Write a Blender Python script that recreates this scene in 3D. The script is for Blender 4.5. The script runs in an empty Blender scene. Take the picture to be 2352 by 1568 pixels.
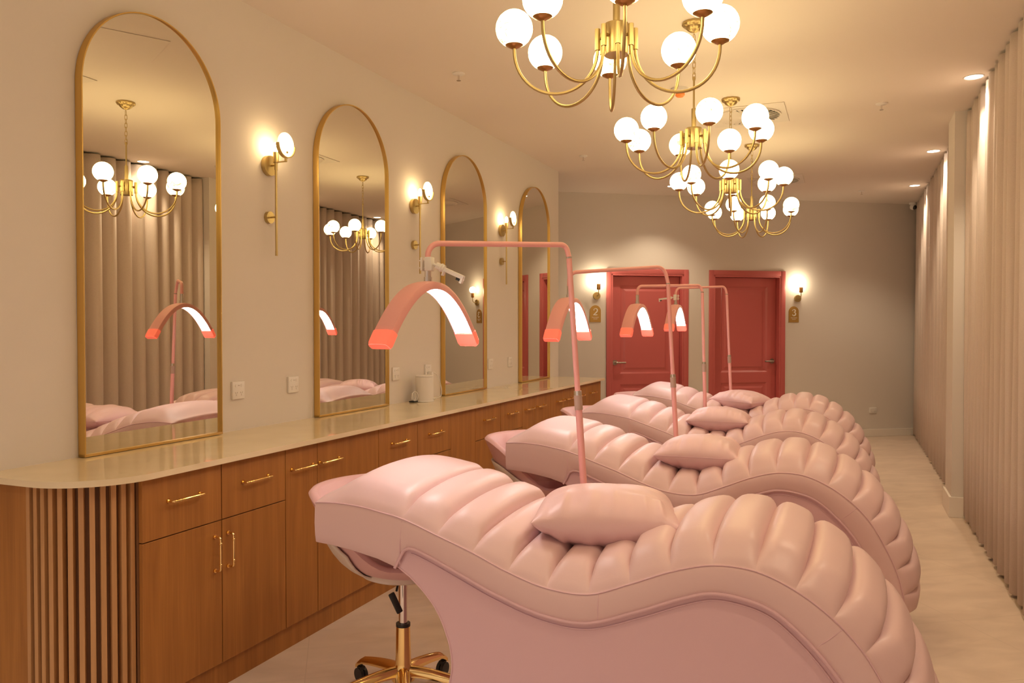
import bpy, bmesh, math, random
import numpy as np
from math import pi, sin, cos, radians, sqrt, atan2, hypot
from mathutils import Vector, Matrix
random.seed(7)
scene = bpy.context.scene
COL = scene.collection

# ------------------------------------------------------------------ camera, light level
# World: X = distance from the mirror wall into the room, Y = along that wall, Z up (metres).
CAM = Vector((2.7975, 0.0, 1.445))
FPX, YAW, PITCH, ROLL = 1834.46, radians(-22.776), radians(-1.045), radians(-0.013)
f_ = Vector((sin(YAW)*cos(PITCH), cos(YAW)*cos(PITCH), sin(PITCH)))
r_ = Vector((cos(YAW), -sin(YAW), 0)); u_ = r_.cross(f_)
r2 = r_*cos(ROLL)+u_*sin(ROLL); u2 = -r_*sin(ROLL)+u_*cos(ROLL)
cam = bpy.data.cameras.new('camera'); camo = bpy.data.objects.new('camera', cam); COL.objects.link(camo)
cam.sensor_width = 36; cam.lens = FPX*36/2352; cam.clip_start = 0.05
camo.matrix_world = Matrix(((r2.x, u2.x, -f_.x, CAM.x), (r2.y, u2.y, -f_.y, CAM.y), (r2.z, u2.z, -f_.z, CAM.z), (0, 0, 0, 1)))
scene.camera = camo
scene.view_settings.view_transform = 'Standard'; scene.view_settings.look = 'None'
scene.view_settings.exposure = 0.0; scene.view_settings.gamma = 1.0
scene.view_settings.use_curve_mapping = False
scene.cycles.use_denoising = True
scene.cycles.max_bounces = 10; scene.cycles.diffuse_bounces = 5; scene.cycles.glossy_bounces = 5
scene.cycles.sample_clamp_indirect = 6.0
world = bpy.data.worlds.new('world'); scene.world = world; world.use_nodes = True
world.node_tree.nodes['Background'].inputs[0].default_value = (0.9, 0.75, 0.6, 1)
world.node_tree.nodes['Background'].inputs[1].default_value = 0.02
WARM = (1.0, 0.70, 0.34)
L_GLOBE, L_SCONCE, L_LED, P_DOWN = 12.0, 85.0, 29.0, 60.0

ZC, ZK = 3.07, 0.93           # ceiling, worktop height
WEND = 7.92                    # far end of the mirror wall
B0 = Vector((-2.511, 7.628, 0)); BX = Vector((0.8208, 0.5713, 0)); BN = Vector((0.5713, -0.8208, 0))
def back(x, z, off=0.0): return B0+BX*x+BN*off+Vector((0, 0, z))
BROT = atan2(BX.y, BX.x)       # rotation of things fixed to the back wall

# ------------------------------------------------------------------ materials
def newmat(name):
    m = bpy.data.materials.new(name); m.use_nodes = True
    nt = m.node_tree; b = nt.nodes['Principled BSDF']
    return m, nt, b
def nd(nt, t, **kw):
    n = nt.nodes.new(t)
    for k, v in kw.items(): setattr(n, k, v)
    return n
def mat(name, col, rough=.5, metal=0., bump=0., bscale=80., var=0., vscale=6., spec=.5, coat=0., sheen=0.):
    m, nt, b = newmat(name)
    b.inputs['Base Color'].default_value = (*col, 1); b.inputs['Roughness'].default_value = rough
    b.inputs['Metallic'].default_value = metal; b.inputs['Specular IOR Level'].default_value = spec
    b.inputs['Coat Weight'].default_value = coat; b.inputs['Sheen Weight'].default_value = sheen
    tc = nd(nt, 'ShaderNodeTexCoord')
    if var > 0:
        n = nd(nt, 'ShaderNodeTexNoise'); n.inputs['Scale'].default_value = vscale; n.inputs['Detail'].default_value = 4
        nt.links.new(tc.outputs['Object'], n.inputs['Vector'])
        mx = nd(nt, 'ShaderNodeMix', data_type='RGBA')
        mx.inputs[6].default_value = (*[c*(1-var) for c in col], 1); mx.inputs[7].default_value = (*[min(1, c*(1+var)) for c in col], 1)
        nt.links.new(n.outputs['Fac'], mx.inputs[0]); nt.links.new(mx.outputs[2], b.inputs['Base Color'])
    if bump > 0:
        n2 = nd(nt, 'ShaderNodeTexNoise'); n2.inputs['Scale'].default_value = bscale; n2.inputs['Detail'].default_value = 3
        nt.links.new(tc.outputs['Object'], n2.inputs['Vector'])
        bp = nd(nt, 'ShaderNodeBump'); bp.inputs['Strength'].default_value = bump; bp.inputs['Distance'].default_value = .004
        nt.links.new(n2.outputs['Fac'], bp.inputs['Height']); nt.links.new(bp.outputs['Normal'], b.inputs['Normal'])
    return m
def emis(name, col, strength, base=(.8, .8, .8)):
    m, nt, b = newmat(name)
    b.inputs['Base Color'].default_value = (*base, 1); b.inputs['Roughness'].default_value = .35
    b.inputs['Emission Color'].default_value = (*col, 1); b.inputs['Emission Strength'].default_value = strength
    return m
def wood(name, c1, c2, sc=(14, 14, .8)):
    m, nt, b = newmat(name)
    tc = nd(nt, 'ShaderNodeTexCoord'); mp = nd(nt, 'ShaderNodeMapping'); mp.inputs['Scale'].default_value = sc
    nt.links.new(tc.outputs['Object'], mp.inputs['Vector'])
    n = nd(nt, 'ShaderNodeTexNoise'); n.inputs['Scale'].default_value = 1.6; n.inputs['Detail'].default_value = 6; n.inputs['Distortion'].default_value = .6
    nt.links.new(mp.outputs['Vector'], n.inputs['Vector'])
    mp2 = nd(nt, 'ShaderNodeMapping'); mp2.inputs['Scale'].default_value = (sc[0]*14, sc[1]*14, sc[2]*3)
    nt.links.new(tc.outputs['Object'], mp2.inputs['Vector'])
    n2 = nd(nt, 'ShaderNodeTexNoise'); n2.inputs['Scale'].default_value = 1.5; n2.inputs['Detail'].default_value = 2
    nt.links.new(mp2.outputs['Vector'], n2.inputs['Vector'])
    cr = nd(nt, 'ShaderNodeValToRGB'); cr.color_ramp.elements[0].position = .3; cr.color_ramp.elements[1].position = .72
    cr.color_ramp.elements[0].color = (*c1, 1); cr.color_ramp.elements[1].color = (*c2, 1)
    mth = nd(nt, 'ShaderNodeMath', operation='MULTIPLY_ADD'); mth.inputs[1].default_value = .35
    nt.links.new(n2.outputs['Fac'], mth.inputs[0]); 
    m2 = nd(nt, 'ShaderNodeMath', operation='MULTIPLY'); m2.inputs[1].default_value = .68
    nt.links.new(n.outputs['Fac'], m2.inputs[0]); nt.links.new(m2.outputs[0], mth.inputs[2])
    nt.links.new(mth.outputs[0], cr.inputs['Fac']); nt.links.new(cr.outputs['Color'], b.inputs['Base Color'])
    b.inputs['Roughness'].default_value = .48
    return m
M = {}
M['wall'] = mat('wall_paint', (.70, .648, .60), .75, bump=.08, bscale=220, spec=.25)
M['ceil'] = mat('ceiling_paint', (.80, .73, .66), .85, spec=.2)
M['skirt'] = mat('skirting_gloss', (.80, .74, .68), .4)
M['pad'] = mat('pink_vinyl', (.735, .52, .535), .40, bump=.05, bscale=320)
M['base'] = mat('pink_vinyl_side', (.715, .475, .535), .50, bump=.06, bscale=420)
M['pillow'] = mat('pink_pillow_vinyl', (.76, .52, .55), .42, bump=.05, bscale=300)
M['stoolpink'] = mat('stool_vinyl', (.70, .42, .43), .45, bump=.05, bscale=300)
M['cream'] = mat('cream_shell', (.72, .62, .54), .5)
M['counter'] = mat('cream_marble', (.80, .67, .45), .035, var=.10, vscale=5, spec=.6)
M['oak'] = wood('oak_veneer', (.275, .102, .019), (.45, .190, .041))
M['oakslat'] = wood('oak_slat', (.42, .21, .078), (.56, .30, .125), (30, 30, 1.2))
M['oakdark'] = mat('dark_recess', (.20, .085, .03), .6)
M['sleeve'] = mat('lamp_sleeve', (.46, .32, .27), .4)
M['black'] = mat('black_plastic', (.015, .014, .014), .4)
M['brass'] = mat('brushed_brass', (.54, .415, .19), .36, 1., bump=.03, bscale=200)
M['bronze'] = mat('brass_cup', (.48, .27, .10), .30, 1.)
M['gold'] = mat('polished_gold', (.90, .66, .29), .10, 1.)
M['goldframe'] = mat('gold_frame', (.64, .42, .13), .36, .8)
M['chrome'] = mat('chrome', (.78, .74, .72), .14, 1.)
M['steel'] = mat('brushed_nickel', (.42, .38, .33), .3, 1.)
M['mirror'] = mat('mirror_glass', (.77, .74, .645), .0, 1.)
M['lamppink'] = mat('lamp_pink_enamel', (.82, .40, .395), .38)
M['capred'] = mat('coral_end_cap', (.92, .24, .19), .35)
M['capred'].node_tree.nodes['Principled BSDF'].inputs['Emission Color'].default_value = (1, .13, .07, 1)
M['capred'].node_tree.nodes['Principled BSDF'].inputs['Emission Strength'].default_value = .55  # emission stands in for LED light showing through the cap
M['white'] = mat('white_plastic', (.78, .75, .72), .35)
M['fabricwhite'] = mat('speaker_fabric', (.74, .70, .65), .8, bump=.3, bscale=600)
M['door'] = mat('door_rose_paint', (.54, .125, .125), .38)
M['sign'] = mat('sign_gold', (.55, .34, .10), .35, .55)
M['signwhite'] = mat('sign_letter', (.85, .82, .76), .5)
M['vent'] = mat('vent_white', (.72, .66, .60), .6)
M['dark'] = mat('vent_dark', (.03, .025, .02), .8)
M['led'] = emis('led_panel', (1, .93, .90), L_LED)
M['bulb'] = emis('bulb_glow', (1.0, .72, .36), L_SCONCE)
M['bulb2'] = emis('globe_bulb_glow', (1.0, .80, .52), L_SCONCE*.62)
M['down'] = emis('downlight_glow', (1.0, .88, .70), 14)
M['orange'] = emis('detector_orange', (1, .22, .03), .35, (.7, .2, .04))
# alabaster globe: glowing glass with honey coloured veins
def alabaster(name, strength):
    m, nt, b = newmat(name)
    tc = nd(nt, 'ShaderNodeTexCoord')
    oi = nd(nt, 'ShaderNodeObjectInfo')
    ad = nd(nt, 'ShaderNodeVectorMath', operation='ADD'); sc = nd(nt, 'ShaderNodeMath', operation='MULTIPLY'); sc.inputs[1].default_value = 37
    nt.links.new(oi.outputs['Random'], sc.inputs[0]); nt.links.new(tc.outputs['Object'], ad.inputs[0]); nt.links.new(sc.outputs[0], ad.inputs[1])
    n = nd(nt, 'ShaderNodeTexNoise'); n.inputs['Scale'].default_value = 9; n.inputs['Detail'].default_value = 5; n.inputs['Distortion'].default_value = 1.4
    nt.links.new(ad.outputs[0], n.inputs['Vector'])
    cr = nd(nt, 'ShaderNodeValToRGB'); e = cr.color_ramp.elements
    e[0].position = .478; e[0].color = (1.0, .775, .385, 1); e[1].position = .535; e[1].color = (1.0, .775, .385, 1)
    for ps in (.497, .516):
        k = cr.color_ramp.elements.new(ps); k.color = (.082, .052, .020, 1)
    n3 = nd(nt, 'ShaderNodeTexNoise'); n3.inputs['Scale'].default_value = 5
    nt.links.new(ad.outputs[0], n3.inputs['Vector'])
    cr3 = nd(nt, 'ShaderNodeValToRGB'); cr3.color_ramp.elements[0].position = .50; cr3.color_ramp.elements[1].position = .57
    nt.links.new(n3.outputs['Fac'], cr3.inputs['Fac'])
    mx = nd(nt, 'ShaderNodeMix', data_type='RGBA'); mx.inputs[6].default_value = (1.0, .775, .385, 1)
    nt.links.new(n.outputs['Fac'], cr.inputs['Fac']); nt.links.new(cr3.outputs['Color'], mx.inputs[0]); nt.links.new(cr.outputs['Color'], mx.inputs[7])
    nt.links.new(mx.outputs[2], b.inputs['Emission Color'])
    b.inputs['Emission Strength'].default_value = strength; b.inputs['Base Color'].default_value = (.85, .78, .62, 1); b.inputs['Roughness'].default_value = .3
    return m
M['globe'] = alabaster('alabaster_globe', L_GLOBE)
M['disc'] = emis('alabaster_disc', (1.0, .74, .40), 3.2, (.85, .78, .62))
# floor tiles, laid square to the back wall
def floormat():
    m, nt, b = newmat('floor_tile')
    g = nd(nt, 'ShaderNodeNewGeometry'); mp = nd(nt, 'ShaderNodeMapping', vector_type='TEXTURE')
    mp.inputs['Rotation'].default_value = (0, 0, BROT); mp.inputs['Location'].default_value = (B0.x+BX.x*-.152+BN.x*5.93, B0.y+BX.y*-.152+BN.y*5.93, 0)
    nt.links.new(g.outputs['Position'], mp.inputs['Vector'])
    br = nd(nt, 'ShaderNodeTexBrick'); br.offset = 0; br.inputs['Scale'].default_value = 1
    br.inputs['Brick Width'].default_value = .6225; br.inputs['Row Height'].default_value = .6225; br.inputs['Mortar Size'].default_value = .0022; br.inputs['Mortar Smooth'].default_value = .2
    nt.links.new(mp.outputs['Vector'], br.inputs['Vector'])
    n = nd(nt, 'ShaderNodeTexNoise'); n.inputs['Scale'].default_value = 3.2; n.inputs['Detail'].default_value = 7; n.inputs['Distortion'].default_value = .8
    mp3 = nd(nt, 'ShaderNodeMapping'); mp3.inputs['Scale'].default_value = (1.0, 2.4, 1); nt.links.new(mp.outputs['Vector'], mp3.inputs['Vector'])
    nt.links.new(mp3.outputs['Vector'], n.inputs['Vector'])
    cr = nd(nt, 'ShaderNodeValToRGB'); cr.color_ramp.elements[0].position = .3; cr.color_ramp.elements[1].position = .7
    cr.color_ramp.elements[0].color = (.60, .475, .385, 1); cr.color_ramp.elements[1].color = (.71, .57, .465, 1)
    nt.links.new(n.outputs['Fac'], cr.inputs['Fac'])
    nt.links.new(cr.outputs['Color'], br.inputs['Color1']); nt.links.new(cr.outputs['Color'], br.inputs['Color2'])
    br.inputs['Mortar'].default_value = (.58, .46, .37, 1)
    nt.links.new(br.outputs['Color'], b.inputs['Base Color'])
    b.inputs['Roughness'].default_value = .42
    return m
M['floor'] = floormat()
def curtainmat():
    m, nt, b = newmat('linen_curtain')
    tc = nd(nt, 'ShaderNodeTexCoord'); mp = nd(nt, 'ShaderNodeMapping'); mp.inputs['Scale'].default_value = (90, 90, 260)
    nt.links.new(tc.outputs['Object'], mp.inputs['Vector'])
    n = nd(nt, 'ShaderNodeTexNoise'); n.inputs['Scale'].default_value = 1.2; n.inputs['Detail'].default_value = 2
    nt.links.new(mp.outputs['Vector'], n.inputs['Vector'])
    mx = nd(nt, 'ShaderNodeMix', data_type='RGBA'); mx.inputs[6].default_value = (.54, .45, .40, 1); mx.inputs[7].default_value = (.66, .56, .50, 1)
    nt.links.new(n.outputs['Fac'], mx.inputs[0]); nt.links.new(mx.outputs[2], b.inputs['Base Color'])
    b.inputs['Roughness'].default_value = .9; b.inputs['Sheen Weight'].default_value = .15; b.inputs['Specular IOR Level'].default_value = .15
    return m
M['curtain'] = curtainmat()

# ------------------------------------------------------------------ object helpers
class MB:
    """collects shapes, then links them as one mesh object"""
    def __init__(s): s.bm = bmesh.new()
    def box(s, a, b, bev=0., mtx=None, seg=2):
        a, b = Vector(a), Vector(b)
        t = bmesh.new(); bmesh.ops.create_cube(t, size=1)
        d = b-a
        for v in t.verts: v.co = Vector((v.co.x*d.x, v.co.y*d.y, v.co.z*d.z))+(a+b)/2
        if bev > 0: bmesh.ops.bevel(t, geom=t.edges[:], offset=bev, segments=seg, affect='EDGES', profile=.5)
        s._add(t, mtx); return s
    def _add(s, t, mtx=None):
        if mtx is not None: bmesh.ops.transform(t, matrix=mtx, verts=t.verts)
        me = bpy.data.meshes.new('tmp'); t.to_mesh(me); s.bm.from_mesh(me); bpy.data.meshes.remove(me); t.free()
    def cyl(s, p, q, r, r2=None, n=20, cap=True):
        p, q = Vector(p), Vector(q); d = q-p
        t = bmesh.new(); bmesh.ops.create_cone(t, cap_ends=cap, segments=n, radius1=r, radius2=r if r2 is None else r2, depth=d.length)
        m = Matrix.Translation((p+q)/2) @ Vector((0, 0, 1)).rotation_difference(d.normalized()).to_matrix().to_4x4()
        s._add(t, m); return s
    def sph(s, c, r, n=24, sc=(1, 1, 1)):
        t = bmesh.new(); bmesh.ops.create_uvsphere(t, u_segments=n, v_segments=n//2, radius=r)
        s._add(t, Matrix.Translation(Vector(c)) @ Matrix.Diagonal((*sc, 1))); return s
    def lathe(s, prof, n=32, mtx=None, close=False, flute=None):
        t = bmesh.new(); rings = []
        for (r, z) in prof:
            ring = []
            for k in range(n):
                a = 2*pi*k/n; rr = r*(1+(flute[1]*cos(flute[0]*a) if flute and r > .01 else 0))
                ring.append(t.verts.new((rr*cos(a), rr*sin(a), z)))
            rings.append(ring)
        for i in range(len(rings)-1):
            for k in range(n): t.faces.new((rings[i][k], rings[i][(k+1) % n], rings[i+1][(k+1) % n], rings[i+1][k]))
        if close:
            for k in range(n): t.faces.new((rings[-1][k], rings[-1][(k+1) % n], rings[0][(k+1) % n], rings[0][k]))
        else:
            if prof[0][0] > 1e-5: t.faces.new(rings[0][::-1])
            if prof[-1][0] > 1e-5: t.faces.new(rings[-1])
        bmesh.ops.remove_doubles(t, verts=t.verts, dist=1e-6)
        bmesh.ops.recalc_face_normals(t, faces=t.faces)
        s._add(t, mtx); return s
    def tube(s, pts, r, n=12, closed=False, cap=True):
        P = [Vector(p) for p in pts]; m = len(P); t = bmesh.new(); rings = []
        tan = [((P[(i+1) % m] if closed or i < m-1 else P[i])-(P[i-1] if closed or i > 0 else P[i])).normalized() for i in range(m)]
        ref = Vector((0, 0, 1)) if abs(tan[0].z) < .9 else Vector((1, 0, 0))
        nrm = (ref-tan[0]*ref.dot(tan[0])).normalized()
        for i in range(m):
            nrm = (nrm-tan[i]*nrm.dot(tan[i])).normalized(); bn = tan[i].cross(nrm)
            rr = r[i] if isinstance(r, (list, tuple)) else r
            rings.append([t.verts.new(P[i]+nrm*rr*cos(2*pi*k/n)+bn*rr*sin(2*pi*k/n)) for k in range(n)])
        for i in range(m if closed else m-1):
            A, B = rings[i], rings[(i+1) % m]
            for k in range(n): t.faces.new((A[k], A[(k+1) % n], B[(k+1) % n], B[k]))
        if cap and not closed: t.faces.new(rings[0][::-1]); t.faces.new(rings[-1])
        s._add(t); return s
    def prism(s, poly, lo, hi, ax='z', bev=0.):
        """polygon extruded along an axis: poly pairs are (x,y) for z, (x,z) for y, (y,z) for x"""
        t = bmesh.new()
        def P(a, b, c): return (a, b, c) if ax == 'z' else ((a, c, b) if ax == 'y' else (c, a, b))
        A = [t.verts.new(P(p[0], p[1], lo)) for p in poly]; B = [t.verts.new(P(p[0], p[1], hi)) for p in poly]
        t.faces.new(A); t.faces.new(B[::-1]); n = len(poly)
        for i in range(n): t.faces.new((A[i], B[i], B[(i+1) % n], A[(i+1) % n]))
        bmesh.ops.recalc_face_normals(t, faces=t.faces)
        if bev: bmesh.ops.bevel(t, geom=t.edges[:], offset=bev, segments=2, affect='EDGES')
        s._add(t); return s
    def grid(s, rows, wrap=False):
        t = bmesh.new(); R = [[t.verts.new(p) for p in row] for row in rows]
        for i in range(len(R)-1):
            n = len(R[i])
            for k in range(n if wrap else n-1): t.faces.new((R[i][k], R[i][(k+1) % n], R[i+1][(k+1) % n], R[i+1][k]))
        bmesh.ops.recalc_face_normals(t, faces=t.faces)
        s._add(t); return s
    def xf(s, m): bmesh.ops.transform(s.bm, matrix=m, verts=s.bm.verts); return s
    def build(s, name, m, parent=None, smooth=35, loc=None):
        me = bpy.data.meshes.new(name); s.bm.to_mesh(me); s.bm.free()
        if smooth:
            for p in me.polygons: p.use_smooth = True
            me.set_sharp_from_angle(angle=radians(smooth))
        me.materials.append(m)
        o = bpy.data.objects.new(name, me); COL.objects.link(o)
        if parent is not None: o.parent = parent
        if loc is not None: o.location = loc
        return o
def tag(o, label=None, cat=None, group=None, kind=None):
    if label: o['label'] = label
    if cat: o['category'] = cat
    if group: o['group'] = group
    if kind: o['kind'] = kind
    return o
def thing(name, label, cat, loc=(0, 0, 0), rz=0., group=None, kind=None):
    o = bpy.data.objects.new(name, None); COL.objects.link(o)
    o.location = loc; o.rotation_euler = (0, 0, rz); o.empty_display_size = .1
    return tag(o, label, cat, group, kind)
KIDS = {}
def copy_tree(o, parent=None):
    c = o.copy(); COL.objects.link(c)
    if parent is not None: c.parent = parent
    for ch in [x for x in bpy.data.objects if x.parent == o]: copy_tree(ch, c)
    return c
def arcpts(c, r, a0, a1, n, e1, e2):
    c, e1, e2 = Vector(c), Vector(e1), Vector(e2)
    return [c+e1*r*cos(a0+(a1-a0)*i/n)+e2*r*sin(a0+(a1-a0)*i/n) for i in range(n+1)]
def bendpath(pts, r, n=8):
    """polyline with rounded corners"""
    P = [Vector(p) for p in pts]; out = [P[0]]
    for i in range(1, len(P)-1):
        a = (P[i-1]-P[i]).normalized(); b = (P[i+1]-P[i]).normalized()
        ang = a.angle(b); t = min(r/math.tan(ang/2), (P[i-1]-P[i]).length*.49, (P[i+1]-P[i]).length*.49); rr = t*math.tan(ang/2)
        c = P[i]+(a+b).normalized()*(rr/sin(ang/2))
        s = P[i]+a*t-c; e = P[i]+b*t-c; th = s.angle(e); ax = s.cross(e).normalized()
        for k in range(n+1): out.append(c+Matrix.Rotation(th*k/n, 3, ax) @ s)
    out.append(P[-1]); return out

# ------------------------------------------------------------------ the room
S0, S1 = -2.6, 13.0
def struct(name, mb, m, smooth=0): return tag(mb.build(name, m, smooth=smooth), kind='structure')
struct('floor', MB().box((-4, S0-.2, -.1), (8, S1+1, 0)), M['floor'])
struct('ceiling', MB().box((-4, S0-.2, ZC), (8, S1+1, ZC+.1)), M['ceil'])
struct('wall_left', MB().box((-.2, S0, 0), (0, WEND, ZC)), M['wall'])
struct('wall_corridor', MB().box((-3.2, WEND-1.2, 0), (-.2, WEND-1.0, ZC)), M['wall'])
struct('wall_corridor_end', MB().box((-3.4, 4.0, 0), (-3.2, S1, ZC)), M['wall'])
struct('wall_rear', MB().box((-.2, S0-.2, 0), (4.3, S0, ZC)), M['wall'])
struct('wall_right', MB().box((3.92, S0, 0), (4.1, S1, ZC)), M['wall'])
# back wall with two door openings (DX1..DX4, DH)
DO = [(3.222, 4.172), (4.572, 5.502)]; DH = 2.095
def bbox(mb, x0, x1, z0, z1, o0, o1, bev=0.):
    mtx = Matrix.Translation(B0) @ Matrix.Rotation(BROT, 4, 'Z')
    return mb.box((x0, -o1, z0), (x1, -o0, z1), bev, mtx)   # local y = -off
wb = MB()
for x0, x1 in ((-1.2, DO[0][0]), (DO[0][1], DO[1][0]), (DO[1][1], 8.6)): bbox(wb, x0, x1, 0, ZC, -.16, 0)
for x0, x1 in DO: bbox(wb, x0, x1, DH, ZC, -.16, 0)
struct('wall_back', wb, M['wall'])
sk = MB(); bbox(sk, 5.565, 8.0, 0, .095, 0, .014, .003)
struct('baseboard_back', sk, M['skirt'])
# column standing out of the curtain wall
struct('wall_column', MB().box((3.535, 6.875, 0), (3.92, 7.275, ZC)), M['wall'])
ck = MB().box((3.518, 6.858, 0), (3.66, 6.875, .155), .003).box((3.518, 6.875, 0), (3.535, 7.292, .155), .003)
struct('baseboard_column', ck, M['skirt'])

def make_door(name, x0, x1, hx, hdir):
    mtx = Matrix.Translation(B0) @ Matrix.Rotation(BROT, 4, 'Z')
    root = thing(name, None, None, back((x0+x1)/2, 0), BROT, kind='structure')
    w = (x1-x0)/2
    fr = MB()
    for sx in (-1, 1):
        xa, xb = (sx*w-.0, sx*(w+.062)); fr.box((min(xa, xb), -.016, 0), (max(xa, xb), .0, DH+.062), .003)
        xa, xb = (sx*w, sx*(w-.022)); fr.box((min(xa, xb), -.012, 0), (max(xa, xb), .14, DH), .002)
    fr.box((-w, -.016, DH), (w, .0, DH+.062), .003); fr.box((-w, -.012, DH-.022), (w, .14, DH), .002)
    fr.build('door_frame', M['door'], root, 30)
    lw = w-.026; y = .075
    lf = MB()
    # leaf: stiles, rails and two recessed panels with sloping mouldings
    zs = [(.16, .735), (.865, 1.962)]; st = .30*lw*.9
    px = lw-.115
    lf.box((-lw, y, .008), (-px, y+.04, DH-.026)); lf.box((px, y, .008), (lw, y+.04, DH-.026))
    prev = .008
    for z0, z1 in zs:
        lf.box((-px, y, prev), (px, y+.04, z0)); prev = z1
        a, b_ = .022, .014
        ring = [[(-px, y, z0), (px, y, z0), (px, y, z1), (-px, y, z1)], [(-px+a, y+b_, z0+a), (px-a, y+b_, z0+a), (px-a, y+b_, z1-a), (-px+a, y+b_, z1-a)],
                [(-px+a*2.2, y+b_, z0+a*2.2), (px-a*2.2, y+b_, z0+a*2.2), (px-a*2.2, y+b_, z1-a*2.2), (-px+a*2.2, y+b_, z1-a*2.2)],
                [(-px+a*3.4, y+.004, z0+a*3.4), (px-a*3.4, y+.004, z0+a*3.4), (px-a*3.4, y+.004, z1-a*3.4), (-px+a*3.4, y+.004, z1-a*3.4)]]
        lf.grid(ring, wrap=True)
        t = a*3.4; lf.grid([[(-px+t, y+.004, z0+t), (px-t, y+.004, z0+t)], [(-px+t, y+.004, z1-t), (px-t, y+.004, z1-t)]])
    lf.box((-px, y, prev), (px, y+.04, DH-.026))
    leaf = lf.build('door_leaf', M['door'], root, 0)
    h = MB(); hz = 1.005
    h.cyl((hx, y, hz), (hx, y-.012, hz), .032, n=28); h.cyl((hx, y-.012, hz), (hx, y-.05, hz), .011)
    h.tube(bendpath([(hx, y-.04, hz), (hx, y-.055, hz), (hx+hdir*.125, y-.055, hz)], .015), .0105)
    h.build('lever_handle', M['steel'], root)
    return root
d1 = make_door('door_1', *DO[0], -(DO[0][1]-DO[0][0])/2+.075, 1)
d2 = make_door('door_2', *DO[1], (DO[1][1]-DO[1][0])/2-.075, -1)

# ------------------------------------------------------------------ curtains
def curtain(name, s0, s1, label, seed, xc=3.66, amp=.046, lam=.175):
    rnd = random.Random(seed); N = int((s1-s0)/.011); ph = 0; k = [(rnd.uniform(.6, 1.6), rnd.uniform(0, 6.28), rnd.uniform(.5, 1.2)) for _ in range(4)]
    pts = []
    for i in range(N+1):
        s = s0+(s1-s0)*i/N
        loc = 1+.28*sum(sin(a*s*2.1+b)*c for a, b, c in k)/3
        ph += 2*pi/lam*loc*(s1-s0)/N
        x = sin(ph); x = math.copysign(abs(x)**.75, x)
        pts.append((s, x, ph))
    rows = []
    for z, ga in ((.022, 1.0), (.6, 1.02), (1.5, 1.0), (2.4, .95), (2.93, .9), (3.052, .85)):
        rows.append([(xc+amp*ga*x+.006*sin(ph*.5+z), s+.012*cos(ph)*ga, z) for s, x, ph in pts])
    o = MB().grid(rows).build(name, M['curtain'], None, 60)
    md = o.modifiers.new('thickness', 'SOLIDIFY'); md.thickness = .004
    return tag(o, label, 'curtain', 'floor length linen curtains along the right wall')
curtain('curtain', -1.0, 6.86, 'nearest long beige linen curtain in deep folds, on the camera side of the column', 3)
curtain('curtain', 7.30, 11.86, 'far beige linen curtain between the column and the back wall corner', 5)

# ------------------------------------------------------------------ worktop, cabinets, slatted end
def endcurve(r, xf, se, n=14):
    """plan outline of the rounded end: straight end face, quarter round, front face"""
    return [(xf-r+r*sin(pi/2*i/n), se+r-r*cos(pi/2*i/n)) for i in range(n+1)]
top = [(0, 1.832)]+endcurve(.27, .541, 1.832, 18)+[(.541, 7.80), (0, 7.80)]
wt = MB().prism(top, ZK-.022, ZK, 'z')
tag(wt.build('worktop', M['counter'], None, 30), 'long cream marble worktop with a rounded near end, running under the mirrors', 'worktop')

def handle_bar(length, axis):
    m = MB(); h = length/2; st = .032
    e = Vector((0, 1, 0)) if axis == 'y' else Vector((0, 0, 1))
    m.tube(bendpath([e*-h, e*-h+Vector((st, 0, 0)), e*h+Vector((st, 0, 0)), e*h], .012), .0048, 10)
    for s in (-1, 1): m.cyl(e*h*s, e*h*s+Vector((.006, 0, 0)), .0085, n=14)
    for s in (-1, 1): m.sph(e*h*s*.62+Vector((st, 0, 0)), .0068, 12, (1, 1, 1))
    return m
HY = handle_bar(.155, 'y').build('handle', M['gold']); HZ = handle_bar(.135, 'z').build('handle', M['gold'])
HMY, HMZ = HY.data, HZ.data
bpy.data.objects.remove(HY); bpy.data.objects.remove(HZ)
def put_handle(me, parent, loc):
    o = bpy.data.objects.new('handle', me); COL.objects.link(o); o.parent = parent; o.location = loc; return o
FX = .503
def cabinet(s0, s1, label, drawers, doors, name='cabinet'):
    root = thing(name, label, 'cabinet', (0, s0, 0), 0, 'oak base cabinets under the worktop'); w = s1-s0
    MB().box((.004, .001, .10), (FX-.019, w-.001, ZK-.0225)).build('carcass', M['oakdark'], root, 0)
    MB().box((.004, .0, 0), (FX-.016, w, .10)).build('plinth', M['oak'], root, 0)
    g = .0022
    for a, b, hz in drawers:
        d = MB().box((FX-.018, a-s0+g, .679), (FX, b-s0-g, .903), .0012).build('drawer', M['oak'], root, 0)
        put_handle(HMY, d, (FX, (a+b)/2-s0, .807))
    for a, b, z1, hk, hs in doors:
        d = MB().box((FX-.018, a-s0+g, .104), (FX, b-s0-g, z1), .0012).build('door', M['oak'], root, 0)
        if hk == 'v': put_handle(HMZ, d, (FX, hs-s0, .552))
        elif hk == 'h': put_handle(HMY, d, (FX, hs-s0, .806))
    return root
def drawer_unit(a, m, b, label):
    cabinet(a, b, label, [(a, m, 0), (m, b, 0)], [(a, m, .675, 'v', m-.042), (m, b, .675, 'v', m+.03)])
def filler(a, b, label):
    root = thing('filler_panel', label, 'panel', (0, a, 0)); w = b-a
    MB().box((FX-.018, .001, .1), (FX, w-.001, .903), .001).build('panel', M['oak'], root, 0)
    MB().box((.004, 0, 0), (FX-.016, w, .1)).build('plinth', M['oak'], root, 0)
drawer_unit(2.085, 2.476, 2.868, 'oak cabinet with two drawers over two doors beside the slatted end')
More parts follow.
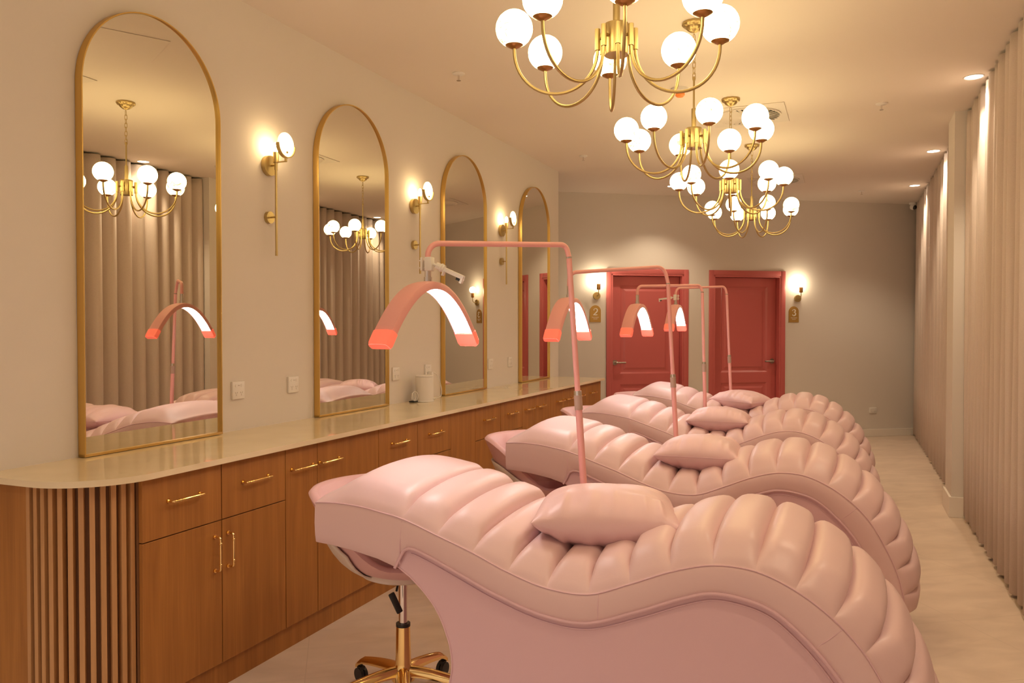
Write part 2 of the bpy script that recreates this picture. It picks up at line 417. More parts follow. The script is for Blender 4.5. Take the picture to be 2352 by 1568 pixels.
cabinet(2.868, 3.632, 'oak cabinet with one narrow and one wide tall door, behind the nearest bed head', [], [(2.868, 3.10, .903, 'h', 2.985), (3.10, 3.632, .903, 'h', 3.19)])
drawer_unit(3.632, 4.05, 4.47, 'oak cabinet with two drawers below the second mirror, partly hidden by the nearest bed head')
filler(4.47, 4.83, 'plain oak filler panel between two drawer cabinets, below the white speaker')
drawer_unit(4.83, 5.25, 5.67, 'oak cabinet with two drawers just left of the second bed head, below the third mirror')
cabinet(5.67, 6.30, 'oak two door cabinet with horizontal gold handles right of the far drawer cabinet', [], [(5.67, 5.92, .903, 'h', 5.80), (5.92, 6.30, .903, 'h', 6.05)])
cabinet(6.30, 6.98, 'oak two door cabinet seen behind the nearest lamp pole, second from the far end', [], [(6.30, 6.64, .903, 'h', 6.53), (6.64, 6.98, .903, 'h', 6.755)])
cabinet(6.98, 7.78, 'oak two door cabinet at the far end of the worktop beside the left door', [], [(6.98, 7.30, .903, 'h', 7.11), (7.30, 7.78, .903, 'h', 7.485)])
# rounded slatted end
root = thing('slatted_end', 'rounded near end of the oak counter clad in vertical timber slats', 'panel', (0, 1.87, 0))
ec = endcurve(.208, .475, 1.873, 22)
bk = [(.004, 2.0835), (.004, 1.889)]+[(x-.026*sin(pi/2*i/22)-.0, y+.026*cos(pi/2*i/22)) for i, (x, y) in enumerate(ec)]+[(.449, 2.0835)]
MB().prism([(x, y-1.87) for x, y in bk], 0.0, ZK-.023, 'z').build('curved_backing', M['oakdark'], root, 40)
MB().box((.004, .003, 0), (.200, .02, ZK-.023), .001).build('end_panel', M['oak'], root, 0)
sl = [(.200, 1.885), (.240, 1.881), (.274, 1.890), (.304, 1.903), (.336, 1.916), (.367, 1.934), (.399, 1.956), (.426, 1.982), (.444, 2.01), (.459, 2.038), (.467, 2.066), (.472, 2.079)]
# even spacing along the curve
L = [0]
for i in range(1, len(ec)): L.append(L[-1]+hypot(ec[i][0]-ec[i-1][0], ec[i][1]-ec[i-1][1]))
NS = 12
for k in range(NS):
    q = (-.055+(L[-1]-.010+.055)*k/(NS-1))
    i = max([j for j in range(len(L)-1) if L[j] <= q]+[0]); t = (q-L[i])/(L[i+1]-L[i])
    x = ec[i][0]*(1-t)+ec[i+1][0]*t; y = ec[i][1]*(1-t)+ec[i+1][1]*t; an = pi/2*max(0, q)/L[-1]   # direction of travel turns from +x to +y
    mt = Matrix.Translation((x, y-1.87, 0)) @ Matrix.Rotation(an, 4, 'Z')
    MB().box((-.0085, -.001, 0), (.0085, .024, ZK-.023), .0012, mt).build('slat', M['oakslat'], root, 0)

# ------------------------------------------------------------------ arched mirrors
MTILT = radians(0.95)      # the glass sits very slightly out of parallel in its frame
def make_mirror(label):
    root = thing('arched_mirror', label, 'mirror', (0, 0, 0), 0, 'tall arched gold framed mirrors on the left wall')
    W_, zt, z0 = .376, 2.783, ZK+.002
    def outline(w, top, bot, n=40):
        zc = top-w
        return [(-w, bot)]+[(-w*cos(pi*i/n), zc+w*sin(pi*i/n)) for i in range(n+1)]+[(w, bot)]
    o = outline(W_, zt, z0); i_ = outline(W_-.0055, zt-.0055, z0+.010)
    fr = MB(); d0, d1 = .003, .039
    fr.grid([[(d0, y, z) for y, z in o], [(d1-.002, y, z) for y, z in o], [(d1, y*.997, z) for y, z in o], [(d1, y, z) for y, z in i_], [(d0, y, z) for y, z in i_], [(d0, y, z) for y, z in o]])
    # bottom bar closes the loop
    n = len(o)
    fr.box((d0, -W_, z0), (d1, W_, z0+.0115), .001)
    fr.build('frame', M['goldframe'], root, 40)
    g = MB().prism([(y, z) for y, z in outline(W_-.0062, zt-.0062, z0+.0095)], .013, .0315, 'x')
    gl = g.build('mirror_glass', M['mirror'], root, 30); gl.rotation_euler = (0, 0, MTILT)
    return root
mlab = ['nearest arched mirror, standing on the rounded end of the worktop', 'second arched mirror from the near end, between the first and second wall sconces',
        'third arched mirror, behind the white speaker and the nearest lamp head', 'farthest arched mirror at the far end of the left wall']
m0 = make_mirror(mlab[0]); m0.location.y = 2.612
for k, s in ((1, 4.124), (2, 5.660), (3, 7.185)):
    c = copy_tree(m0); c.location.y = s; c['label'] = mlab[k]

# ------------------------------------------------------------------ long wall sconces between the mirrors
def make_sconce(label):
    root = thing('wall_sconce', label, 'wall lamp', (0, 0, 0), 0, 'long brass sconces between the mirrors')
    xr = .055; Zp, Zl = 2.285, 2.016
    MB().cyl((.001, 0, Zp), (.024, 0, Zp), .052, n=40).cyl((.024, 0, Zp), (xr, 0, Zp), .0045).build('wall_plate', M['brass'], root)
    MB().cyl((.001, 0, Zl), (.02, 0, Zl), .031, n=32).cyl((.02, 0, Zl), (xr, 0, Zl), .0042).build('lower_plate', M['brass'], root)
    MB().cyl((xr, 0, 1.82), (xr, 0, 2.262), .0062, n=14).cyl((xr, 0, 1.815), (xr, 0, 1.842), .0068, n=14).build('rod', M['brass'], root)
    MB().cyl((xr, 0, 2.26), (xr, 0, 2.30), .0085, n=16).cyl((xr, 0, 2.298), (xr, 0, 2.352), .0145, n=24).build('bulb_holder', M['brass'], root)
    MB().lathe([(.0, 2.347), (.011, 2.35), (.0135, 2.37), (.012, 2.39), (.006, 2.402), (0, 2.405)], 18, Matrix.Translation((xr, 0, 0))).build('bulb', M['bulb'], root)
    xd = .118; zd = 2.385
    MB().box((xr, -.006, 2.297), (xd+.004, .006, 2.302)).box((xd-.004, -.006, 2.297), (xd+.004, .006, 2.324)).build('bracket', M['brass'], root, 0)
    MB().lathe([(0, -.006), (.058, -.006), (.062, -.003), (.062, .003), (.058, .006), (0, .006)], 40, Matrix.Translation((xd, 0, zd)) @ Matrix.Rotation(pi/2, 4, 'Y')).build('alabaster_disc', M['disc'], root)
    pr = [(.063, -.010), (.068, -.010), (.068, .010), (.063, .010)]
    rows = []
    for i in range(33):
        a = pi+pi*i/32+0; rows.append([(xd+o, r*cos(a), zd+r*sin(a)) for r, o in pr])
    MB().grid(rows, wrap=True).sph((xd+.008, 0, zd-.040), .006, 12).build('half_ring', M['brass'], root)
    return root
sl_ = ['brass sconce with alabaster disc between the first and second mirrors', 'brass sconce with alabaster disc between the second and third mirrors', 'brass sconce with alabaster disc between the third and farthest mirrors']
s0_ = make_sconce(sl_[0]); s0_.location.y = 3.366
for k, s in ((1, 4.882), (2, 6.408)):
    c = copy_tree(s0_); c.location.y = s; c['label'] = sl_[k]

# ------------------------------------------------------------------ sockets
def make_socket(label, w=.085, h=.088, group='white power sockets on the left wall'):
    root = thing('power_socket', label, 'socket', (0, 0, 0), 0, group)
    MB().box((.0, -w/2, -h/2), (.013, w/2, h/2), .003).build('face_plate', M['white'], root)
    for y in (-.02, .02):
        MB().cyl((.013, y, .024), (.0155, y, .024), .0075, n=16).build('switch', M['white'], root)
    sl = MB()
    for y in (-.018, .018):
        for a, dy, dz in ((.5, -.006, .0), (-.5, .006, 0), (0, 0, -.011)):
            sl.box((.0128, -.0011, -.0045), (.0134, .0011, .0045), 0, Matrix.Translation((0, y+dy, -.012+dz)) @ Matrix.Rotation(a, 4, 'X'))
    sl.box((.0128, -.004, .022), (.0134, .004, .026))
    sl.build('pin_slots', M['steel'], root, 0)
    return root
sk_ = [(3.128, 'white socket just right of the nearest mirror'), (3.557, 'white socket just left of the second mirror, below the nearest sconce'), (4.633, 'white socket just right of the second mirror, left of the white speaker'),
       (5.078, 'white socket behind the white speaker with a plug in it'), (6.176, 'white socket just right of the third mirror'), (6.602, 'white socket just left of the farthest mirror')]
so = make_socket(sk_[0][1]); so.location = (0, sk_[0][0], 1.131)
for s, lab in sk_[1:]:
    c = copy_tree(so); c.location = (0, s, 1.131); c['label'] = lab
bs = copy_tree(so); bs.location = back(6.85, .345); bs.rotation_euler = (0, 0, BROT-pi/2); bs['label'] = 'white socket low on the back wall above the skirting'
bs['group'] = 'sockets on the back wall'; bs.scale = (1, 1.25, .85)

# ------------------------------------------------------------------ speaker with cable
root = thing('speaker', 'white oval smart speaker standing on the worktop by the third mirror', 'speaker', (.105, 4.852, ZK+.001))
pr = [(.0, 0), (.056, 0), (.060, .004), (.0605, .012)]
MB().lathe([(0, 0), (.054, 0), (.0595, .004), (.0605, .012), (.0605, .164), (.059, .170), (0, .170)], 40, Matrix.Diagonal((1, 1.1, 1, 1))).build('fabric_body', M['fabricwhite'], root)
MB().lathe([(0, .1702), (.057, .1702), (.0598, .173), (.0598, .178), (.056, .182), (0, .183)], 40, Matrix.Diagonal((1, 1.1, 1, 1))).build('top_cap', M['white'], root)
MB().lathe([(0, .0), (.0618, .0), (.0622, .006), (.0618, .010), (0, .010)], 40, Matrix.Diagonal((1, 1.1, 1, 1))).build('base_ring', M['white'], root)
def spline(P, n=12):
    P = [Vector(p) for p in P]; Q = [P[0]*2-P[1]]+P+[P[-1]*2-P[-2]]; out = []
    for i in range(1, len(Q)-2):
        a, b, c, d = Q[i-1:i+3]
        for k in range(n):
            t = k/n; out.append(.5*((2*b)+(c-a)*t+(2*a-5*b+4*c-d)*t*t+(3*b-a-3*c+d)*t**3))
    out.append(P[-1]); return out
cb = spline([(.045, 5.09, 1.118), (.055, 5.125, 1.098), (.06, 5.165, 1.04), (.062, 5.182, .985), (.064, 5.172, .945), (.07, 5.13, .9345), (.08, 5.02, .9345), (.09, 4.935, .9345)])
root = thing('power_cable', 'white power cable looping from the wall plug down to the white speaker', 'cable', (0, 5.09, ZK))
MB().tube([p-Vector((0, 5.09, ZK)) for p in cb], .0028, 8).build('cord', M['white'], root)
MB().cyl((.016, -.012, .178), (.045, -.012, .178), .019, .015, n=20).build('plug', M['white'], root)
cl = MB()
for k in range(5):
    rr = .030+.0035*k
    cl.tube([(.06+.012*cos(t)*(k-2)/2+.004*k, 4.757+rr*.42*cos(t)+.003*k, ZK+.0325+.0028+rr*(sin(t))*.72+(.006 if k > 2 else .004)) for t in [2*pi*i/28 for i in range(28)]], .0026, 8, closed=True)
root = thing('cable_coil', 'bundle of coiled white cable with a black tie left of the white speaker', 'cable', (0, 0, 0))
cl.build('coiled_cord', M['white'], root)
MB().box((.045, 4.74, ZK+.001), (.09, 4.785, ZK+.010), .003).build('black_tie', M['black'], root)

# ------------------------------------------------------------------ back wall lamps, room signs
def make_globe_lamp(label):
    root = thing('wall_lamp', label, 'wall lamp', (0, 0, 0), BROT, 'single globe wall lamps beside the doors')
    MB().cyl((0, 0, 0), (0, -.022, 0), .045, n=36).build('wall_plate', M['brass'], root)
    MB().tube(bendpath([(0, -.02, 0), (0, -.085, 0), (0, -.085, .085)], .03), .0052, 10).build('arm', M['brass'], root)
    MB().lathe([(0, .07), (.020, .072), (.0225, .08), (.0225, .142), (.020, .146), (0, .146)], 24, Matrix.Translation((0, -.085, 0))).build('bulb_cup', M['bronze'], root)
    MB().sph((0, -.085, .186), .048, 24).build('globe_bulb', M['bulb2'], root)
    return root
g1 = make_globe_lamp('globe wall lamp left of the left door, above the sign with the number 2'); g1.location = back(3.035, 1.822)
g2 = copy_tree(g1); g2.location = back(5.74, 1.81); g2['label'] = 'globe wall lamp right of the right door, above the sign with the number 3'

def ribbon(mb, pts, wid, y0, y1):
    P = [Vector((x, 0, z)) for x, z in pts]; n = len(P); A, B = [], []
    for i in range(n):
        t = (P[min(i+1, n-1)]-P[max(i-1, 0)]).normalized(); nn = Vector((-t.z, 0, t.x))*wid[i]/2
        A.append(P[i]+nn); B.append(P[i]-nn)
    rows = [[(a.x, y0, a.z) for a in A], [(a.x, y1, a.z) for a in A], [(b.x, y1, b.z) for b in B], [(b.x, y0, b.z) for b in B], [(a.x, y0, a.z) for a in A]]
    mb.grid(rows)
def spl2(P, n=6): return [(p.x, p.z) for p in spline([(a, 0, b) for a, b in P], n)]
def text_mesh(body, size, name):
    cu = bpy.data.curves.new('txt', 'FONT'); cu.body = body; cu.size = size; cu.align_x = 'CENTER'; cu.extrude = .0008
    o = bpy.data.objects.new('txt', cu); COL.objects.link(o)
    dg = bpy.context.evaluated_depsgraph_get(); me = bpy.data.meshes.new_from_object(o.evaluated_get(dg)); me.name = name
    bpy.data.objects.remove(o); bpy.data.curves.remove(cu); return me
def make_sign(num, label, loc):
    root = thing('room_sign', label, 'sign', loc, BROT, 'arched gold room number signs')
    w, h = .07, .205; n = 24
    out = [(-w, 0)]+[(-w*cos(pi*i/n), h-w+w*sin(pi*i/n)) for i in range(n+1)]+[(w, 0)]
    MB().prism(out[::-1], -.008, 0, 'y').build('plate', M['sign'], root, 30)
    dg = MB()
    if num == '2':
        P = spl2([(-.022, .148), (-.014, .160), (.002, .165), (.019, .158), (.024, .142), (.016, .124), (-.004, .106), (-.026, .088)]); m = len(P)
        ribbon(dg, P, [.006+.008*max(0, sin(pi*(i/m-.25)*1.4)) for i in range(m)], -.0105, -.008)
        ribbon(dg, [(-.028, .089), (-.01, .089), (.012, .088), (.027, .090)], [.008, .011, .011, .006], -.0105, -.008)
        dg.cyl((-.018, -.008, .147), (-.018, -.0105, .147), .006, n=14)
    else:
        P = spl2([(-.022, .152), (-.012, .162), (.004, .164), (.017, .156), (.018, .142), (.008, .131), (-.006, .128)]); m = len(P)
        ribbon(dg, P, [.005+.009*max(0, sin(pi*(i/m-.2)*1.3)) for i in range(m)], -.0105, -.008)
        P = spl2([(-.006, .128), (.010, .126), (.022, .116), (.022, .100), (.010, .088), (-.010, .086), (-.023, .095)]); m = len(P)
        ribbon(dg, P, [.005+.010*max(0, sin(pi*(i/m-.1)*1.2)) for i in range(m)], -.0105, -.008)
        for z in (.150, .098): dg.cyl((-.018, -.008, z), (-.018, -.0105, z), .0058, n=14)
    dg.build('number', M['signwhite'], root)
    for i, t in enumerate(('TREATMENT', 'ROOM')):
        me = text_mesh(t, .0165, 'lettering'); me.materials.append(M['signwhite'])
        o = bpy.data.objects.new('lettering', me); COL.objects.link(o); o.parent = root
        o.location = (0, -.0085, .052-.019*i); o.rotation_euler = (pi/2, 0, 0)
    return root
make_sign('2', 'arched gold sign with a white number 2, left of the left door', back(3.02, 1.503))
make_sign('3', 'arched gold sign with a white number 3, right of the right door', back(5.688, 1.503))

# security camera
root = thing('security_camera', 'small white security camera with a black lens in the top corner of the back wall', 'camera', back(7.33, ZC-.001, .13), BROT)
MB().lathe([(0, 0), (.045, 0), (.045, -.02), (.035, -.028), (0, -.028)], 28).build('mount', M['white'], root)
MB().sph((0, 0, -.055), .040, 24).build('housing', M['white'], root)
MB().sph((.004, -.018, -.062), .031, 20).build('lens', M['black'], root)

# ------------------------------------------------------------------ ceiling fittings
def make_downlight(label):
    root = thing('downlight', label, 'ceiling light', (0, 0, ZC), 0, 'recessed ceiling downlights')
    MB().lathe([(.051, .0), (.062, .0), (.063, -.003), (.058, -.005), (.052, -.002)], 36, close=True).build('trim_ring', M['white'], root)
    MB().lathe([(0, -.0015), (.0525, -.0015), (.0525, -.0005), (0, -.0005)], 32).build('lens', M['down'], root)
    return root
def downlamp(loc, power, name):
    l = bpy.data.lights.new('downlight_beam', 'SPOT'); l.energy = power; l.color = (1, .96, .93) if name.location.y < 0 else (1, .80, .55); l.spot_size = radians(112); l.spot_blend = .6; l.shadow_soft_size = .035
    o = bpy.data.objects.new('downlight_beam', l); COL.objects.link(o); o.location = (0, 0, -.012); o.parent = name
dls = [(3.545, 5.98, 'nearest visible downlight in the ceiling beside the near curtain'), (3.52, 8.35, 'middle downlight just beyond the column'), (3.50, 10.29, 'farthest downlight by the curtain, near the back wall'),
       (.92, 9.25, 'downlight in front of the left door, hidden partly by a chandelier globe'), (3.545, 3.70, 'downlight above the near curtain, beside the camera'), (3.545, 1.45, 'downlight above the near curtain, behind the camera'),  # last two are unseen, added to carry on the curtain row for light
       (1.0, -.6, 'downlight behind the camera near the mirror wall'), (2.4, -1.4, 'downlight behind the camera in the middle of the room')]  # both added as white fill light, unseen behind the camera
dl0 = None
for x, y, lab in dls:
    if dl0 is None: dl0 = make_downlight(lab); o = dl0
    else: o = copy_tree(dl0); o['label'] = lab
    o.location = (x, y, ZC)
for o in [x for x in bpy.data.objects if x.name.startswith('downlight') and x.parent is None and x.type == 'EMPTY']:
    downlamp(None, P_DOWN*(1.0 if o.location.y > 9 else 3.2 if o.location.y < 0 else 1), o)  # extra power for the added fill pair behind the camera
def make_sprinkler(label):
    root = thing('sprinkler', label, 'sprinkler', (0, 0, ZC), 0, 'ceiling fire sprinklers')
    MB().lathe([(0, 0), (.040, 0), (.041, -.004), (.030, -.010), (.012, -.012), (0, -.012)], 28).build('escutcheon', M['white'], root)
    MB().cyl((0, 0, -.01), (0, 0, -.042), .006, n=12).lathe([(0, -.044), (.014, -.044), (.014, -.047), (0, -.047)], 16).build('nozzle', M['chrome'], root)
    return root
sp = [(.487, 4.62, 'fire sprinkler on the ceiling left of the nearest chandelier'), (.472, 7.29, 'fire sprinkler on the ceiling near the far end of the mirror wall'),
      (3.016, 6.43, 'fire sprinkler on the ceiling between the chandeliers and the column'), (2.943, 10.44, 'farthest fire sprinkler, near the back wall')]
sp0 = make_sprinkler(sp[0][2]); sp0.location = (sp[0][0], sp[0][1], ZC)
for x, y, lab in sp[1:]:
    c = copy_tree(sp0); c.location = (x, y, ZC); c['label'] = lab
root = thing('smoke_detector', 'round ceiling detector with an orange cap behind the nearest chandelier', 'detector', (1.733, 5.50, ZC))
MB().lathe([(0, 0), (.058, 0), (.058, -.022), (.045, -.034), (0, -.034)], 32).build('housing', M['white'], root)
MB().lathe([(0, -.034), (.032, -.034), (.032, -.046), (.022, -.056), (0, -.058)], 28).build('orange_cap', M['orange'], root)
def make_vent(label):
    root = thing('air_vent', label, 'vent', (0, 0, ZC), 0, 'square swirl air diffusers in the ceiling')
    h = .285
    MB().box((-h, -h, -.006), (h, h, -.0005), .002).build('plate', M['vent'], root, 0)
    MB().lathe([(0, -.0075), (.235, -.0075), (.235, -.0062), (0, -.0062)], 48).build('dark_throat', M['dark'], root)
    bl = MB()
    for k in range(36):
        a = 2*pi*k/36
        bl.box((.07, -.0085, -.0015), (.238, .0085, .0015), 0, Matrix.Rotation(a, 4, 'Z') @ Matrix.Translation((0, 0, -.013)) @ Matrix.Rotation(radians(35), 4, 'X'))
    bl.lathe([(0, -.010), (.072, -.010), (.072, -.016), (0, -.018)], 24)
    bl.lathe([(.232, -.007), (.246, -.007), (.246, -.014), (.232, -.014)], 48, close=True)
    bl.build('swirl_blades', M['vent'], root, 0)
    return root
vts = [(2.08, 6.39, 'swirl air vent on the ceiling behind the second chandelier'), (2.06, 9.33, 'farthest swirl air vent, beyond the third chandelier'), (2.08, 3.60, 'swirl air vent above the beds between the two nearest chandeliers')]
v0 = make_vent(vts[0][2]); v0.location = (vts[0][0], vts[0][1], ZC)
for x, y, lab in vts[1:]:
    c = copy_tree(v0); c.location = (x, y, ZC); c['label'] = lab
root = thing('access_panel', 'flush square access panel in the ceiling at the top edge of the picture', 'panel', (1.09, 3.45, ZC), radians(-58))
MB().box((-.19, -.225, -.004), (.19, .225, -.0005), .001).build('panel', M['ceil'], root, 0)

# ------------------------------------------------------------------ chandeliers
def make_chandelier(label):
    root = thing('chandelier', label, 'chandelier', (0, 0, ZC), 0, 'brass eight globe chandeliers in a row')
    z = lambda h: h-ZC
    MB().lathe([(0, z(3.069)), (.062, z(3.069)), (.064, z(3.058)), (.058, z(3.050)), (.046, z(3.046)), (.040, z(3.034)), (.024, z(3.022)), (.010, z(3.016)), (0, z(3.012))], 48, flute=(12, .03)).build('canopy', M['brass'], root)
    ch = MB(); zt = 3.014; n = 8; lk = .0345
    for k in range(n):
        c = Vector((0, 0, z(zt-.012-k*(.235/n)-.012))); e = Vector((1, 0, 0)) if k % 2 == 0 else Vector((0, 1, 0))
        pts = []
        for i in range(20):
            a = 2*pi*i/20; pts.append(c+e*.0085*cos(a)+Vector((0, 0, 1))*(.0105*sin(a)+.0085*(1 if sin(a) > .01 else -1 if sin(a) < -.01 else 0)))
        ch.tube(pts, .0019, 8, closed=True)
    ch.build('chain', M['brass'], root)
    MB().cyl((0, 0, z(2.77)), (0, 0, z(2.60)), .0052, n=14).lathe([(0, z(2.785)), (.006, z(2.78)), (.009, z(2.77)), (.006, z(2.76)), (0, z(2.76))], 14).cyl((0, 0, z(2.612)), (0, 0, z(2.505)), .0125, n=20).build('stem', M['brass'], root)
    MB().lathe([(0, z(2.508)), (.042, z(2.508)), (.043, z(2.505)), (.043, z(2.402)), (.042, z(2.399)), (0, z(2.399))], 36).build('hub', M['brass'], root)
    for k in range(8):
        a = pi/4*k; R = Matrix.Rotation(a, 4, 'Z')
        r0, r1, zt0, zt1, zb = .066, .36, 2.425, 2.440, 2.268
        cx = (r0+r1)/2; ax = (r1-r0)/2
        pts = [(r0, 0, z(2.47)), (r0, 0, z(2.44))]
        for i in range(25):
            t = pi*i/24; pts.append((cx-ax*cos(t), 0, z(2.428-(2.428-zb)*sin(t)**.92)))
        pts += [(r1, 0, z(2.44))]
        ar = MB().tube(pts, .0058, 10).cyl((r0, 0, z(2.492)), (r0, 0, z(2.418)), .0095, n=18).cyl((r0-.02, 0, z(2.46)), (r0, 0, z(2.46)), .006, n=8)
        ar.xf(R); arm = ar.build('arm', M['brass'], root)
        MB().lathe([(0, z(2.430)), (.010, z(2.430)), (.030, z(2.440)), (.039, z(2.452)), (.036, z(2.455)), (0, z(2.450))], 28, Matrix.Translation((r1, 0, 0))).xf(R).build('cup', M['bronze'], arm)
        g = MB().sph((0, 0, 0), .066, 28).build('globe', M['globe'], arm); g.location = R @ Vector((r1, 0, z(2.50)))
    return root
cl_ = ['nearest brass eight globe chandelier, cut off by the top edge of the picture', 'second chandelier, its canopy just behind the nearest one', 'third chandelier from the camera, below the nearer ceiling vent', 'farthest and lowest looking brass chandelier, above the right door']
def old2new(x, y): 
    a = radians(34.8344); return (2.7975-(-cos(a)*x+sin(a)*y), sin(a)*x+cos(a)*y)
chx = [(2.03, 1.20, .3)]  # unseen chandelier added as fill light, carrying on the row
chs = [((.95, 2.688), .517), ((1.85, 3.999), .559), ((2.721, 5.272), .286), ((3.592, 6.557), -.139)]
c0 = make_chandelier(cl_[0])
for k, (p, ph) in enumerate(chs):
    o = c0 if k == 0 else copy_tree(c0)
    x, y = old2new(*p); o.location = (x, y, ZC); o.rotation_euler = (0, 0, ph+radians(34.8344)); o['label'] = cl_[k]
for (x, y, ph), lab in zip(chx, ('chandelier added for fill light over the camera, out of the picture above',)):
    o = copy_tree(c0); o.location = (x, y, ZC); o.rotation_euler = (0, 0, ph); o['label'] = lab

# ------------------------------------------------------------------ wave beds (local x = head to foot, y = across, z up)
SP = [(0, .837), (.088, .842), (.187, .837), (.283, .823), (.32, .817), (.346, .811), (.385, .80), (.474, .77), (.601, .728), (.723, .681), (.852, .646), (.988, .644), (1.114, .691), (1.235, .742), (1.352, .774), (1.467, .771), (1.572, .731), (1.668, .666), (1.745, .585), (1.805, .483), (1.85, .383), (1.88, .276), (1.884, .19)]
PB = [(0.002, .699), (.06, .695), (.14, .687), (.25, .668), (.318, .648), (.338, .690), (.372, .717), (.435, .702), (.555, .655), (.68, .606), (.83, .563), (.978, .556), (1.135, .612), (1.255, .664), (1.352, .694), (1.45, .687), (1.525, .66), (1.60, .60), (1.665, .53), (1.715, .455), (1.75, .36), (1.775, .26), (1.79, .17)]
GI = [0, 5, 7, 8, 9, 10, 11, 12, 13, 14, 15, 16, 17, 18, 19, 20, 21, 22]   # knots where channels meet
BW = .70
def cr1(P, t):
    i = min(int(t), len(P)-2); f = t-i
    p = [P[max(i-1, 0)], P[i], P[i+1], P[min(i+2, len(P)-1)]]
    return [.5*((2*p[1][k])+(p[2][k]-p[0][k])*f+(2*p[0][k]-5*p[1][k]+4*p[2][k]-p[3][k])*f*f+(3*p[1][k]-p[0][k]-3*p[2][k]+p[3][k])*f**3) for k in (0, 1)]
def lin1(P, t):
    i = min(int(t), len(P)-2); f = t-i
    return [P[i][k]*(1-f)+P[i+1][k]*f for k in (0, 1)]
def sstep(a, b, x):
    t = min(1, max(0, (x-a)/(b-a))); return t*t*(3-2*t)
def make_bed(label):
    root = thing('treatment_bed', label, 'bed', (0, 0, 0), 0, 'pink wave shaped treatment beds')
    ts = []
    for c in range(len(GI)-1):
        a, b = GI[c], GI[c+1]; n = 40 if c == 0 else 14
        for k in range(n):
            f = k/n; f = .5-.5*cos(pi*f) if c > 0 else f      # closer together at the creases
            ts.append((a+(b-a)*f, c, f))
    ts.append((len(SP)-1, len(GI)-2, 1.0))
    vs = [0, .004, .010, .018, .028, .042, .06, .08, .11, .15, .20, .25, .30]; vs = vs+[BW/2]+[BW-v for v in vs[::-1]]
    rows = []; seam = []; pip = []
    for t, c, f in ts:
        S = cr1(SP, t); P = cr1(PB, t) if t > 5.5 else lin1(PB, t)
        A, B = cr1(SP, max(0, t-.02)), cr1(SP, min(len(SP)-1, t+.02))
        tx, tz = B[0]-A[0], B[1]-A[1]; l = hypot(tx, tz) or 1; nx, nz = -tz/l, tx/l
        u = S[0]
        h = .056*(.25+.75*sstep(-.02, .15, u))*(1-.4*sstep(20.5, 22, t))
        pf = (.026*(1-abs(2*f-1)**3) if c == 0 else (.020+.007*sstep(5, 7, t))*(1-abs(2*f-1)**4.2))*(1-.35*sstep(19, 22, t))
        if c == 0: pf = .024*sstep(0, .35, f)*(1-abs(2*max(f, .5)-1)**4)
        row = []
        # near side band up to the seam, the top, then down the far side
        def band(v, sg): return [(P[0], v, P[1]), (P[0]*.98+S[0]*.02, v-sg*.003, P[1]*.98+S[1]*.02), (P[0]*.8+S[0]*.2, v-sg*.007, P[1]*.8+S[1]*.2), (P[0]*.5+S[0]*.5, v-sg*.009, P[1]*.5+S[1]*.5), (P[0]*.15+S[0]*.85, v-sg*.006, P[1]*.15+S[1]*.85), (P[0]*.02+S[0]*.98, v-sg*.001, P[1]*.02+S[1]*.98)]
        row += band(0, 1)
        for v in vs:
            d = min(v, BW-v)
            e = h*(.55*(1-(1-min(d, .08)/.08)**2.2)+.45*(1-(1-min(d, .30)/.30)**2))+.016*sin(pi*v/BW)
            e += pf*sstep(.0, .09, d)+(.007*(pf/.023)*sstep(0, .012, d))
            if d == 0: e = -.001
            row.append((S[0]+nx*e, v, S[1]+nz*e))
        row += band(BW, -1)[::-1]
        rows.append(row); seam.append((S[0], S[1])); pip.append((P[0], P[1], t))
    mb = MB(); bm = mb.bm
    R = [[bm.verts.new(p) for p in row] for row in rows]; n = len(R[0])
    for i in range(len(R)-1):
        for k in range(n): bm.faces.new((R[i][k], R[i][(k+1) % n], R[i+1][(k+1) % n], R[i+1][k]))
    for ring, dx, dz in ((R[0], -.010, 0), (R[-1], -.004, -.022)):
        # rounded end: inset rings then a centre
        cen = sum((v.co for v in ring), Vector())/n; prev = ring
        for sc, q in ((.94, .6), (.75, .95), (.4, 1.0)):
            nr = [bm.verts.new(cen+(v.co-cen)*sc+Vector((dx*q, 0, dz*q))) for v in ring]
            for k in range(n): bm.faces.new((prev[k], prev[(k+1) % n], nr[(k+1) % n], nr[k]))
            prev = nr
        cv = bm.verts.new(cen+Vector((dx, 0, dz)))
        for k in range(n): bm.faces.new((prev[k], prev[(k+1) % n], cv))
    bmesh.ops.recalc_face_normals(bm, faces=bm.faces)
    pad = mb.build('quilted_pad', M['pad'], root, 48)
    # stitched seams
    st = MB()
    for v in (-.0015, BW+.0015): st.tube([(x, v, z) for x, z in seam[::2]], .0022, 6)
    for tt in (5.02, 11.25, 17.3):
        S = cr1(SP, tt); P = cr1(PB, tt+(.6 if tt < 6 else 0)) if tt > 6 else (.336, .655)
        for v, sg in ((0, 1), (BW, -1)):
            st.tube([(P[0]*(1-q)+S[0]*q, v-sg*(.0005+.0335*q*(1-q)), P[1]*(1-q)+S[1]*q) for q in (.03, .15, .3, .5, .7, .85, .97)], .0016, 6)
    st.build('stitched_seam', M['base'], pad)
    # base
    up = [(x, z) for x, z, t in pip if t >= 4.9]
    left = [(.322, .648), (.336, .6405), (.356, .628), (.376, .615), (.421, .577), (.462, .532), (.489, .486), (.506, .445), (.515, .419), (.522, .385), (.525, .34), (.517, .294), (.503, .20), (.478, .10), (.44, .0)]
    poly = [(x, z+.012 if x < 1.6 else z) for x, z in up[::3]]
    poly += [(1.775, .15), (1.73, .09), (1.66, .03), (1.60, 0)]
    poly = poly+left[::-1]
    MB().prism(poly, .008, BW-.008, 'y').build('base', M['base'], root, 50)
    pp = MB()
    lead = [(.326, .640), (.334, .672)]
